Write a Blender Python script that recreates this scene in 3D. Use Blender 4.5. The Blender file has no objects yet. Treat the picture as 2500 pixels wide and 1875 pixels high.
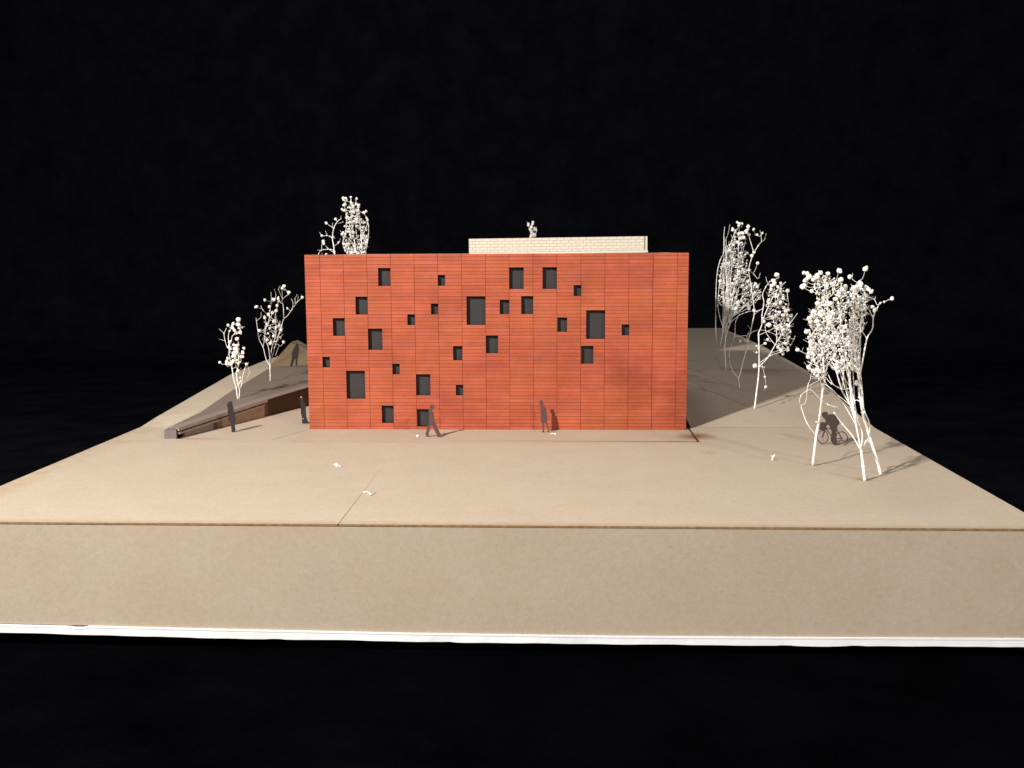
import bpy, bmesh, math, random
from mathutils import Vector, Matrix, noise as mnoise

# ------------------------------------------------------------------ scene, camera, light
sc = bpy.context.scene
COL = sc.collection
RND = random.Random(11)
R = math.radians

CAM = Vector((1.7045, -27.0386, 4.7144))
YAW, PITCH, ROLL, FPX = 0.0473, 0.1283, -0.0057, 2527.7
Fw = Vector((-math.sin(YAW) * math.cos(PITCH), math.cos(YAW) * math.cos(PITCH), -math.sin(PITCH)))
R0 = Vector((math.cos(YAW), math.sin(YAW), 0))
U0 = R0.cross(Fw)
Rt = R0 * math.cos(ROLL) + U0 * math.sin(ROLL)
Up = -R0 * math.sin(ROLL) + U0 * math.cos(ROLL)
cam_d = bpy.data.cameras.new('camera')
cam = bpy.data.objects.new('camera', cam_d)
COL.objects.link(cam)
m = Matrix((Rt, Up, -Fw)).transposed().to_4x4()
m.translation = CAM
cam.matrix_world = m
cam_d.sensor_fit = 'HORIZONTAL'
cam_d.sensor_width = 36.0
cam_d.lens = FPX / 2500 * 36
cam_d.clip_start, cam_d.clip_end = 0.1, 600
sc.camera = cam

world = bpy.data.worlds.new('World')
sc.world = world
world.use_nodes = True
bg = world.node_tree.nodes['Background']
bg.inputs['Color'].default_value = (0.92, 0.94, 1.0, 1)
bg.inputs['Strength'].default_value = 0.135

def lamp(name, loc, target, power, size, color):
    d = bpy.data.lights.new(name, 'AREA')
    d.shape = 'DISK'
    d.size = size
    d.energy = power
    d.color = color
    o = bpy.data.objects.new(name, d)
    o.location = loc
    o.rotation_euler = (Vector(target) - Vector(loc)).to_track_quat('-Z', 'Y').to_euler()
    COL.objects.link(o)
    return o

lamp('key_lamp', (-22.5, -34.5, 26.5), (0, 2, 0), 40500, 1.9, (1.0, 0.955, 0.90))
lamp('fill_lamp', (28, -42, 20), (0, 2, 0), 9300, 1.6, (1.0, 0.96, 0.93))
lamp('ceiling_lamp', (-3, 15, 42), (-2, 3, 0), 2600, 9, (1.0, 0.97, 0.95))

vs = sc.view_settings
vs.view_transform = 'Standard'
vs.look = 'None'
vs.exposure = 0
vs.gamma = 1

# ------------------------------------------------------------------ helpers
def ray(px, py):
    return Fw + Rt * ((px - 1250) / FPX) - Up * ((py - 937.5) / FPX)

def at(px, py, ax, v):
    d = ray(px, py)
    i = 'XYZ'.index(ax)
    return CAM + d * ((v - CAM[i]) / d[i])

def mat(name):
    M = bpy.data.materials.new(name)
    M.use_nodes = True
    nt = M.node_tree
    return M, nt, nt.nodes['Principled BSDF']

def N(nt, t, **kw):
    n = nt.nodes.new(t)
    for k, v in kw.items():
        setattr(n, k, v)
    return n

def L(nt, a, b):
    nt.links.new(a, b)

def math_n(nt, op, a, b=None, c=None, clamp=False):
    n = N(nt, 'ShaderNodeMath', operation=op, use_clamp=clamp)
    for i, v in enumerate((a, b, c)):
        if v is None:
            continue
        if isinstance(v, (int, float)):
            n.inputs[i].default_value = v
        else:
            L(nt, v, n.inputs[i])
    return n.outputs[0]

def noise_n(nt, vec, scale, detail=2.0, rough=0.5):
    n = N(nt, 'ShaderNodeTexNoise')
    n.inputs['Scale'].default_value = scale
    n.inputs['Detail'].default_value = detail
    n.inputs['Roughness'].default_value = rough
    L(nt, vec, n.inputs['Vector'])
    return n.outputs['Fac']

def maprange(nt, v, a, b, c, d):
    n = N(nt, 'ShaderNodeMapRange')
    n.inputs[1].default_value, n.inputs[2].default_value = a, b
    n.inputs[3].default_value, n.inputs[4].default_value = c, d
    L(nt, v, n.inputs[0])
    return n.outputs[0]

def mix_n(nt, fac, a, b, mode='MIX'):
    n = N(nt, 'ShaderNodeMix', data_type='RGBA', blend_type=mode)
    for s, v in ((n.inputs[0], fac), (n.inputs[6], a), (n.inputs[7], b)):
        if isinstance(v, (int, float)):
            s.default_value = v
        elif isinstance(v, tuple):
            s.default_value = (*v, 1) if len(v) == 3 else v
        else:
            L(nt, v, s)
    return n.outputs[2]

def scaled(nt, vec, s):
    n = N(nt, 'ShaderNodeMapping')
    n.inputs['Scale'].default_value = s
    L(nt, vec, n.inputs['Vector'])
    return n.outputs[0]

def pos_n(nt):
    return N(nt, 'ShaderNodeNewGeometry').outputs['Position']

def bump(nt, b, h, strength, dist):
    n = N(nt, 'ShaderNodeBump')
    n.inputs['Strength'].default_value = strength
    n.inputs['Distance'].default_value = dist
    L(nt, h, n.inputs['Height'])
    L(nt, n.outputs[0], b.inputs['Normal'])

def board_mat(name, base, burn=True, mottled=0.08, dark=1.0):
    """fibreboard: fine fibres, mottling, scorched streaks by the laser-cut edges"""
    M, nt, b = mat(name)
    P = pos_n(nt)
    n1 = noise_n(nt, P, 38, 3, 0.7)
    n2 = noise_n(nt, P, 9, 3, 0.6)
    n3 = noise_n(nt, P, 0.55, 3, 0.6)
    n4 = noise_n(nt, scaled(nt, P, (1, 0.25, 1)), 110, 2, 0.6)
    v = math_n(nt, 'ADD', maprange(nt, n1, 0.25, 0.75, -mottled, mottled), maprange(nt, n2, 0.3, 0.7, -mottled * .5, mottled * .5))
    v = math_n(nt, 'ADD', v, maprange(nt, n3, 0.3, 0.7, -0.025, 0.025))
    v = math_n(nt, 'ADD', v, maprange(nt, n4, 0.3, 0.7, -0.07, 0.07))
    v = math_n(nt, 'ADD', v, 1.0)
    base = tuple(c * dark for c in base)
    tint = mix_n(nt, maprange(nt, noise_n(nt, P, 1.3, 3, 0.6), 0.35, 0.65, 0, 1), base, (base[0] * 0.99, base[1] * 0.95, base[2] * 0.93))
    vv = N(nt, 'ShaderNodeVectorMath', operation='SCALE')
    L(nt, tint, vv.inputs[0])
    L(nt, v, vv.inputs['Scale'])
    col = vv.outputs[0]
    # sparse dark chips of bark pressed into the board
    ch = noise_n(nt, P, 26, 1, 0.4)
    col = mix_n(nt, maprange(nt, ch, 0.70, 0.78, 0, 0.4), col, (0.16, 0.10, 0.05))
    if burn:
        sx = N(nt, 'ShaderNodeSeparateXYZ')
        L(nt, P, sx.inputs[0])
        x, y = sx.outputs[0], sx.outputs[1]
        nn = noise_n(nt, P, 2.2, 4, 0.65)
        # scorch along the left edge
        e = math_n(nt, 'ADD', x, 9.7)
        e = maprange(nt, e, 0.0, 0.75, 1, 0)
        f = math_n(nt, 'MULTIPLY', e, maprange(nt, nn, 0.35, 0.65, 0.0, 0.75), clamp=True)
        f = math_n(nt, 'MULTIPLY', f, maprange(nt, y, -9.0, 1.0, 0.9, 0.45))
        col = mix_n(nt, f, col, (0.30, 0.165, 0.07))
        # scorch at the notch beside the building and along the cut of the forecourt
        def spot(cx, cy, r, k, c):
            dx = math_n(nt, 'SUBTRACT', x, cx)
            dy = math_n(nt, 'SUBTRACT', y, cy)
            d = math_n(nt, 'SQRT', math_n(nt, 'ADD', math_n(nt, 'MULTIPLY', dx, dx), math_n(nt, 'MULTIPLY', dy, dy)))
            return math_n(nt, 'MULTIPLY', maprange(nt, d, 0.05, r, k, 0), maprange(nt, nn, 0.2, 0.7, 0.6, 1))
        col = mix_n(nt, spot(5.12, -0.95, 0.62, 1.2, 0), col, (0.20, 0.095, 0.03))
        col = mix_n(nt, spot(7.25, -4.45, 0.22, 0.55, 0), col, (0.24, 0.13, 0.06))
        col = mix_n(nt, spot(7.92, -5.9, 0.26, 0.6, 0), col, (0.22, 0.12, 0.05))
        col = mix_n(nt, spot(5.15, -3.1, 0.3, 0.4, 0), col, (0.3, 0.17, 0.08))
        fy = math_n(nt, 'ABSOLUTE', math_n(nt, 'ADD', y, 1.86))
        f2 = math_n(nt, 'MULTIPLY', maprange(nt, fy, 0.0, 0.16, 0.3, 0), maprange(nt, nn, 0.3, 0.7, 0, 1))
        f2 = math_n(nt, 'MULTIPLY', f2, math_n(nt, 'LESS_THAN', x, 5.4))
        col = mix_n(nt, f2, col, (0.32, 0.18, 0.07))
        fy = math_n(nt, 'ABSOLUTE', math_n(nt, 'ADD', y, 9.62))
        f3 = math_n(nt, 'MULTIPLY', maprange(nt, fy, 0.0, 0.2, 0.55, 0), maprange(nt, nn, 0.3, 0.7, 0.3, 1))
        col = mix_n(nt, f3, col, (0.3, 0.17, 0.06))
    L(nt, col, b.inputs['Base Color'])
    b.inputs['Roughness'].default_value = 0.75
    b.inputs['Specular IOR Level'].default_value = 0.25
    bump(nt, b, n1, 0.25, 0.01)
    return M

def plain(name, c, rough=0.7, spec=0.3, var=0.08, scale=20):
    M, nt, b = mat(name)
    P = N(nt, 'ShaderNodeTexCoord').outputs['Object']
    n = noise_n(nt, P, scale, 3, 0.6)
    f = maprange(nt, n, 0.25, 0.75, 1 - var, 1 + var)
    vv = N(nt, 'ShaderNodeVectorMath', operation='SCALE')
    vv.inputs[0].default_value = c
    L(nt, f, vv.inputs['Scale'])
    L(nt, vv.outputs[0], b.inputs['Base Color'])
    b.inputs['Roughness'].default_value = rough
    b.inputs['Specular IOR Level'].default_value = spec
    return M

BOARD = (0.445, 0.372, 0.284)
M_BOARD = board_mat('fibreboard', BOARD)
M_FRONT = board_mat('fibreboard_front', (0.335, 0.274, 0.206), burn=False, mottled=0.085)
M_PLAIN = board_mat('fibreboard_hill', (0.437, 0.362, 0.276), burn=False)
M_SHADED = board_mat('shade_toned_fibreboard', (0.178, 0.138, 0.110), burn=False, mottled=0.08)  # same fibreboard darkened, so the hollow reads as lying in shadow
M_WEDGE = board_mat('scorched_fibreboard', (0.28, 0.20, 0.11), burn=False, mottled=0.08)
M_GREYB = board_mat('grey_board', (0.225, 0.175, 0.15), burn=False, mottled=0.05)
M_BURNT = plain('laser_burnt_edge', (0.13, 0.066, 0.03), 0.85, 0.15, 0.35, 14)
M_EDGE = plain('brown_cut_edge', (0.20, 0.122, 0.06), 0.85, 0.15, 0.4, 9)
M_DARKB = plain('near_black_gap', (0.02, 0.011, 0.007), 0.9, 0.1)
M_STRIP = plain('pale_board_edge', (0.36, 0.27, 0.21), 0.8, 0.2, 0.18, 8)
M_BROWN = plain('shaded_wall_board', (0.100, 0.064, 0.044), 0.8, 0.2, 0.25, 5)  # wall board darkened; shade on the face turned from the lamp is painted in
M_TANW = plain('tan_wall_board', (0.30, 0.205, 0.13), 0.8, 0.2, 0.15, 6)
M_FOAM = plain('white_foam_board', (0.66, 0.67, 0.67), 0.6, 0.3, 0.03, 6)
M_CREAM = plain('cream_veneer', (0.52, 0.46, 0.385), 0.65, 0.25, 0.06, 9)
M_CJOINT = plain('tan_scored_joint', (0.36, 0.275, 0.18), 0.8, 0.2)
M_STEM = plain('dried_stem', (0.88, 0.85, 0.79), 0.7, 0.25, 0.12, 6)
M_BUD = plain('dried_white_bud', (0.88, 0.85, 0.79), 0.75, 0.2, 0.10, 30)
M_BUDY = plain('dried_yellowed_bud', (0.80, 0.75, 0.60), 0.75, 0.2, 0.10, 30)
M_FIGK = plain('near_black_card', (0.026, 0.019, 0.021), 0.7, 0.2, 0.1, 12)
M_FIG = plain('dark_card', (0.050, 0.036, 0.031), 0.7, 0.2, 0.1, 12)
M_FIGR = plain('dark_reddish_card', (0.095, 0.047, 0.043), 0.7, 0.2, 0.1, 12)
M_PANE = plain('dark_grey_pane', (0.036, 0.032, 0.032), 0.4, 0.3, 0.10, 16)
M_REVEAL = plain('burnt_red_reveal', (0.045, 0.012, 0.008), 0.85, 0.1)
M_JOINT = plain('burnt_red_joint', (0.235, 0.040, 0.017), 0.85, 0.1, 0.5, 3.5)

def cloth_mat(name, c):
    M, nt, b = mat(name)
    P = pos_n(nt)
    n = noise_n(nt, P, 0.5, 5, 0.7)
    n2 = noise_n(nt, P, 22, 2, 0.6)
    f = math_n(nt, 'ADD', maprange(nt, n, 0.3, 0.7, 0.5, 1.4), maprange(nt, n2, 0.3, 0.7, -0.25, 0.25))
    vv = N(nt, 'ShaderNodeVectorMath', operation='SCALE')
    vv.inputs[0].default_value = c
    L(nt, f, vv.inputs['Scale'])
    L(nt, vv.outputs[0], b.inputs['Base Color'])
    b.inputs['Roughness'].default_value = 1
    b.inputs['Specular IOR Level'].default_value = 0.0
    return M
M_CLOTH = cloth_mat('black_cloth', (0.0038, 0.0038, 0.0056))
M_CLOTH_SHADE = cloth_mat('shade_dark_cloth', (0.0011, 0.0011, 0.0016))  # same black cloth, darker: the model's shadow painted into the floor colour

ROW_H, ROW_O, COL_W, COL_O = 0.0932, 0.0813, 0.6208, -4.6

def facade_mat():
    """orange-red stained veneer: uneven stain, grain along the courses"""
    M, nt, b = mat('red_stained_veneer')
    P = pos_n(nt)
    s = N(nt, 'ShaderNodeSeparateXYZ')
    L(nt, P, s.inputs[0])
    row = math_n(nt, 'FLOOR', math_n(nt, 'DIVIDE', math_n(nt, 'SUBTRACT', s.outputs[2], ROW_O), ROW_H))
    colm = math_n(nt, 'FLOOR', math_n(nt, 'DIVIDE', math_n(nt, 'SUBTRACT', s.outputs[0], COL_O), COL_W))
    cb = N(nt, 'ShaderNodeCombineXYZ')
    L(nt, row, cb.inputs[0])
    L(nt, colm, cb.inputs[1])
    wn = N(nt, 'ShaderNodeTexWhiteNoise', noise_dimensions='3D')
    L(nt, cb.outputs[0], wn.inputs['Vector'])
    blot = noise_n(nt, scaled(nt, P, (0.55, 1, 0.8)), 1.0, 4, 0.6)
    blot2 = noise_n(nt, scaled(nt, P, (1, 1, 1.6)), 2.1, 3, 0.6)
    grain = noise_n(nt, scaled(nt, P, (1.6, 1, 26)), 2.4, 3, 0.65)
    fib = noise_n(nt, scaled(nt, P, (6, 1, 40)), 4, 2, 0.6)
    col = mix_n(nt, maprange(nt, blot, 0.3, 0.7, 0, 1), (0.372, 0.066, 0.031), (0.342, 0.084, 0.025))
    col = mix_n(nt, maprange(nt, blot2, 0.42, 0.72, 0, 0.7), col, (0.385, 0.090, 0.060))
    col = mix_n(nt, maprange(nt, grain, 0.5, 0.75, 0, 0.5), col, (0.30, 0.052, 0.018))
    v = math_n(nt, 'ADD', maprange(nt, wn.outputs['Value'], 0, 1, 0.90, 1.09), maprange(nt, fib, 0.3, 0.7, -0.08, 0.08))
    v = math_n(nt, 'ADD', v, maprange(nt, noise_n(nt, P, 0.8, 3, 0.6), 0.3, 0.7, -0.18, 0.16))
    # two faint dark water marks in the stain, right of centre
    def mark(cx, cz, rx, rz, k):
        dx = math_n(nt, 'DIVIDE', math_n(nt, 'SUBTRACT', s.outputs[0], cx), rx)
        dz = math_n(nt, 'DIVIDE', math_n(nt, 'SUBTRACT', s.outputs[2], cz), rz)
        d = math_n(nt, 'SQRT', math_n(nt, 'ADD', math_n(nt, 'MULTIPLY', dx, dx), math_n(nt, 'MULTIPLY', dz, dz)))
        d = math_n(nt, 'ADD', d, maprange(nt, blot2, 0.3, 0.7, -0.3, 0.3))
        return maprange(nt, d, 0.3, 1.0, k, 0)
    vv = N(nt, 'ShaderNodeVectorMath', operation='SCALE')
    L(nt, col, vv.inputs[0])
    L(nt, v, vv.inputs['Scale'])
    c2 = vv.outputs[0]
    for a in ((3.85, 1.25, 0.55, 0.75, 0.5), (3.2, 1.75, 0.4, 0.5, 0.35), (0.75, 1.85, 0.3, 0.35, 0.4), (2.5, 0.6, 0.9, 0.5, 0.25), (-1.2, 2.15, 0.35, 0.25, 0.3)):
        c2 = mix_n(nt, mark(*a), c2, (0.26, 0.050, 0.022))
    L(nt, c2, b.inputs['Base Color'])
    b.inputs['Roughness'].default_value = 0.62
    b.inputs['Specular IOR Level'].default_value = 0.3
    return M
M_RED = facade_mat()

def tag(o, label=None, cat=None, group=None, kind=None):
    if label: o['label'] = label
    if cat: o['category'] = cat
    if group: o['group'] = group
    if kind: o['kind'] = kind
    return o

def obj(name, data, parent=None, loc=None):
    o = bpy.data.objects.new(name, data)
    COL.objects.link(o)
    if loc is not None:
        o.location = loc
    if parent is not None:
        o.parent = parent
    return o

def empty(name, loc=(0, 0, 0)):
    o = bpy.data.objects.new(name, None)
    o.empty_display_size = 0.2
    o.location = loc
    COL.objects.link(o)
    return o

class MB:
    def __init__(self):
        self.v, self.f, self.mi = [], [], []
    def quad(self, a, b, c, d, mi=0):
        i = len(self.v)
        self.v += [tuple(a), tuple(b), tuple(c), tuple(d)]
        self.f.append((i, i + 1, i + 2, i + 3)); self.mi.append(mi)
    def box(self, x0, y0, z0, x1, y1, z1, mi=0):
        i = len(self.v)
        self.v += [(x0, y0, z0), (x1, y0, z0), (x1, y1, z0), (x0, y1, z0), (x0, y0, z1), (x1, y0, z1), (x1, y1, z1), (x0, y1, z1)]
        for q in ((0, 3, 2, 1), (4, 5, 6, 7), (0, 1, 5, 4), (1, 2, 6, 5), (2, 3, 7, 6), (3, 0, 4, 7)):
            self.f.append(tuple(i + k for k in q)); self.mi.append(mi)
    def tube(self, pts, rad, n=5):
        """pts: Vectors, rad: radius per point"""
        i0 = len(self.v)
        prev = None
        for k, p in enumerate(pts):
            t = (pts[min(k + 1, len(pts) - 1)] - pts[max(k - 1, 0)])
            if t.length < 1e-6: t = Vector((0, 0, 1))
            t.normalize()
            if prev is None:
                a = t.orthogonal().normalized()
            else:
                a = (prev - t * prev.dot(t))
                a = a.normalized() if a.length > 1e-6 else t.orthogonal().normalized()
            prev = a
            b = t.cross(a)
            for j in range(n):
                w = 2 * math.pi * j / n
                self.v.append(tuple(p + (a * math.cos(w) + b * math.sin(w)) * rad[k]))
        for k in range(len(pts) - 1):
            for j in range(n):
                a, b = i0 + k * n + j, i0 + k * n + (j + 1) % n
                self.f.append((a, b, b + n, a + n)); self.mi.append(0)
        for s, k in ((-1, 0), (1, len(pts) - 1)):
            idx = [i0 + k * n + j for j in range(n)]
            self.f.append(tuple(idx if s > 0 else idx[::-1])); self.mi.append(0)
    def mesh(self, name, mats, smooth=False):
        me = bpy.data.meshes.new(name)
        me.from_pydata(self.v, [], self.f)
        for q in (mats if isinstance(mats, (list, tuple)) else [mats]):
            me.materials.append(q)
        me.polygons.foreach_set('material_index', self.mi)
        if smooth:
            me.polygons.foreach_set('use_smooth', [True] * len(me.polygons))
        me.update()
        return me
    def build(self, name, mats, parent=None, smooth=False, loc=None):
        return obj(name, self.mesh(name, mats, smooth), parent, loc)

def slab(name, pts, th, mats, parent=None):
    """sheet of board: outline pts (x,y,z) of the top, vertical cut sides burnt by the laser"""
    bm = bmesh.new()
    top = [bm.verts.new(p) for p in pts]
    bot = [bm.verts.new((p[0], p[1], p[2] - th)) for p in pts]
    f = bm.faces.new(top)
    f.normal_update()
    up = f.normal.z > 0
    if not up:
        f.normal_flip()
    fb = bm.faces.new(bot)
    fb.normal_update()
    if fb.normal.z > 0:
        fb.normal_flip()
    n = len(pts)
    for i in range(n):
        j = (i + 1) % n
        q = bm.faces.new((top[i], bot[i], bot[j], top[j]) if up else (top[j], bot[j], bot[i], top[i]))
        q.material_index = 1
    bmesh.ops.triangulate(bm, faces=[f, fb])
    me = bpy.data.meshes.new(name)
    bm.to_mesh(me)
    bm.free()
    for q in mats:
        me.materials.append(q)
    return obj(name, me, parent)

# ------------------------------------------------------------------ black cloth backdrop
mb = MB()
prof = [(-9.3, -2.32), (38, -2.32)]
for k in range(1, 9):
    a = math.pi / 2 * k / 8
    prof.append((38 + 8 * math.sin(a), -2.32 + 8 * (1 - math.cos(a))))
prof.append((46, 60))
for (y0, z0), (y1, z1) in zip(prof, prof[1:]):
    mb.quad((-80, y0, z0), (80, y0, z0), (80, y1, z1), (-80, y1, z1))
tag(mb.build('backdrop', M_CLOTH, smooth=True), kind='structure')
mb = MB()
mb.quad((-80, -60, -2.31), (80, -60, -2.31), (80, -9.2, -2.31), (-80, -9.2, -2.31))
tag(mb.build('floor_cloth', M_CLOTH_SHADE), kind='structure')

# ------------------------------------------------------------------ site boards (the ground of the model)
EX0, EX1, FY = -9.7, 9.99, -9.66
s0, s1 = at(948, 1122, 'Z', 0), at(828, 1279, 'Z', 0)      # a seam cut into the front board
dirn = (s1 - s0).normalized()
sn = Vector((-dirn.y, dirn.x, 0)) * 0.009
fx = s0.x + (FY - s0.y) * dirn.x / dirn.y
ground = [(EX0, FY, 0), (fx - 0.006, FY, 0), (s0.x, s0.y, 0), (fx + 0.006, FY, 0), (EX1, FY, 0), (EX1, 0.352, 0), (5.12, 0.352, 0), (5.135, -1.77, 0),
          (-8.05, -1.55, 0), (-8.36, -1.53, 0), (-9.02, 0.125, 0), (EX0, 0.27, 0)]
tag(slab('ground', [(x, y, 0.012) for x, y, z in ground], 0.036, (M_BOARD, M_EDGE)), kind='structure')
# under-board seen down the slots
mb = MB()
mb.box(-9.6, -9.55, -0.30, 9.9, 14.5, -0.12)
tag(mb.build('terrain_underlay', M_BURNT), kind='structure')

# forecourt, a little lower than the front board, in two pieces either side of a seam
tag(slab('forecourt', [(-5.575, -1.58, 0), (5.08, -1.615, 0), (5.08, 0.3, 0), (-4.99, 0.3, 0), (-5.0, -0.02, 0)], 0.05, (M_BOARD, M_BURNT)), kind='structure')
tag(slab('pavement', [(-5.59, -1.57, 0), (-5.012, -0.02, 0), (-5.01, 8.3, 0), (-4.8, 8.3, 0), (-6.08, 4.45, 0), (-7.99, -1.40, 0)], 0.05, (M_PLAIN, M_BURNT)), kind='structure')

# right-hand slope: three boards with open seams
tag(slab('right_slope_terrain', [(5.17, 0.366, 0.014), (EX1, 0.366, 0.014), (EX1, 8.12, 0.643), (5.17, 8.30, 0.643)], 0.05, (M_PLAIN, M_BURNT)), kind='structure')
tag(slab('right_upper_terrain', [(-4.55, 8.325, 0.643), (5.17, 8.325, 0.643), (EX1, 8.145, 0.643), (EX1, 15.2, 0.759), (-4.55, 15.2, 0.759)], 0.05, (M_PLAIN, M_BURNT)), kind='structure')
tag(slab('rear_terrain', [(-6.2, 15.22, 0.759), (EX1, 15.22, 0.759), (EX1, 21.9, 0.735), (EX1, 26.77, 0.68), (-6.2, 26.77, 0.68)], 0.05, (M_PLAIN, M_BURNT)), kind='structure')

# left-hand hill: outer lit slope, hollow with shade put into its board colour, scorched ramp at the back
outer = [(EX0, 0.275, 0.012), (-9.02, 0.13, 0.012), (-8.37, -1.49, 0.014), (-8.40, 1.3, 0.262), (-8.5, 4.1, 0.42), (-8.6, 9.3, 0.652), (-8.92, 9.88, 0.553), (-9.70, 14.5, 0.527), (EX0, 12.2, 0.551), (EX0, 8.22, 0.523), (EX0, 1.3, 0.102)]
bm_o = slab('left_hill_terrain', outer, 0.05, (M_PLAIN, M_BURNT)); tag(bm_o, kind='structure')
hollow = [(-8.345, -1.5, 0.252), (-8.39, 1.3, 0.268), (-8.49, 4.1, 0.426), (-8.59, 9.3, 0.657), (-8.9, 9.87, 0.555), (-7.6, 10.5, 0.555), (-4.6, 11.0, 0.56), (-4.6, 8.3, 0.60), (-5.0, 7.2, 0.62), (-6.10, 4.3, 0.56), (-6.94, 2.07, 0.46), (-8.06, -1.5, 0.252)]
tag(slab('shaded_hill_terrain', hollow, 0.03, (M_SHADED, M_BURNT)), kind='structure')
T0, T1 = at(709, 837, 'Y', 15.6), at(756, 856, 'Y', 15.0)
tag(slab('ramp_terrain', [(-8.88, 9.9, 0.56), (-7.55, 10.52, 0.56), (-5.2, 11.1, 0.57), (-6.2, 14.2, 0.80), tuple(T1), tuple(at(735, 845, 'Y', 15.2)), tuple(T0)], 0.05, (M_WEDGE, M_BURNT)), kind='structure')
K0, K1, K2 = at(711, 835, 'Y', 15.8), at(727, 830, 'Y', 16.6), at(760, 849, 'Y', 16.4)
tag(slab('ridge_terrain', [tuple(K0), tuple(at(735, 843.5, 'Y', 15.4)), tuple(at(760, 857, 'Y', 15.2)), tuple(K2), tuple(K1)], 0.05, (M_GREYB, M_BURNT)), kind='structure')

# front board (vertical), bowed along its lower edge, and the white foam board below it
edge_t = [(-500, 1510), (0, 1522), (500, 1534), (1000, 1544.5), (1500, 1552), (2000, 1555), (2500, 1557.5), (2700, 1558)]
edge_b = [(-500, 1528), (0, 1543), (500, 1556), (1000, 1565), (1500, 1572), (2000, 1576), (2500, 1578), (2700, 1578.5)]
def interp(tab, x):
    for (a, b), (c, d) in zip(tab, tab[1:]):
        if x <= c or c == tab[-1][0]:
            return b + (d - b) * (x - a) / (c - a)
FB = FY + 0.012
def edge_z(tab, X):
    z = -2
    px = 1250
    for _ in range(5):        # pixel column of this X at the lower edge
        d = Vector((X, FB, z)) - CAM
        px = 1250 + FPX * d.dot(Rt) / d.dot(Fw)
        z = at(px, interp(tab, px), 'Y', FB).z
    return z, px
mb = MB()
XS = [EX0 + (EX1 - EX0) * k / 60 for k in range(61)]
for a, b in zip(XS, XS[1:]):
    za, zb = edge_z(edge_t, a)[0], edge_z(edge_t, b)[0]
    mb.quad((a, FB, za), (b, FB, zb), (b, FB, -0.027), (a, FB, -0.027))
    mb.quad((b, FB + .06, zb), (a, FB + .06, za), (a, FB + .06, -0.027), (b, FB + .06, -0.027))
    mb.quad((a, FB + .06, za), (b, FB + .06, zb), (b, FB, zb), (a, FB, za), 1)
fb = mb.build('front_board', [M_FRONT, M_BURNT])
tag(fb, kind='structure')
# side and rear boards closing the base
mb = MB()
mb.box(EX0, FB + .07, -2.0, EX0 + .06, 26.7, -0.05)
mb.box(EX1 - .06, FB + .07, -2.0, EX1, 26.7, -0.05)
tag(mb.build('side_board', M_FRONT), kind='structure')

foam = empty('foam_board', (0, FB, -2.0))
tag(foam, 'white foam board strip with ragged lower edge under the brown front board', 'foam board')
def wob(x, s, amp):
    return amp * (mnoise.noise(Vector((x * s, 3.1, 0.7))) + 0.5 * mnoise.noise(Vector((x * s * 3.3, 7.7, 1.3))))
XS2 = [EX0 + (EX1 - EX0) * k / 150 for k in range(151)]
core, paper = MB(), MB()
def foam_row(x):
    zt, px = edge_z(edge_t, x)
    zb = edge_z(edge_b, x)[0] + wob(x, 0.7, 0.013) + (0.009 if mnoise.noise(Vector((x * 1.7, 9.3, 4))) > .45 else 0)
    step = 0.018 if px > 217 else -0.012
    zt = zt - 0.006 + (0.006 if px > 217 else -0.008) - (0.02 if 180 < px < 217 else 0)
    return zt, zb
FO = Vector((0, FB, -2.0))
for a, b in zip(XS2, XS2[1:]):
    (ta, ba), (tb, bb) = foam_row(a), foam_row(b)
    y0, y1 = FB - 0.03, FB + 0.5
    pa = 0.028
    def q(m_, *pts):
        m_.quad(*[Vector(p) - FO for p in pts])
    q(paper, (a, y0 - .008, ta - pa), (b, y0 - .008, tb - pa), (b, y0 - .008, tb), (a, y0 - .008, ta))
    q(paper, (a, y0 - .008, ta), (b, y0 - .008, tb), (b, y1, tb), (a, y1, ta))
    q(paper, (a, y0, ta - pa), (b, y0, tb - pa), (b, y0 - .008, tb - pa), (a, y0 - .008, ta - pa))
    yc0, yc1 = y0 + wob(a + 20, 1.5, 0.012), y0 + wob(b + 20, 1.5, 0.012)
    q(core, (a, yc0, ba), (b, yc1, bb), (b, y0, tb - pa), (a, y0, ta - pa))
    q(core, (a, y1, ba), (b, y1, bb), (b, yc1, bb), (a, yc0, ba))
core.build('foam_core', M_FOAM, foam)
paper.build('paper_face', M_FOAM, foam)

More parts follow.
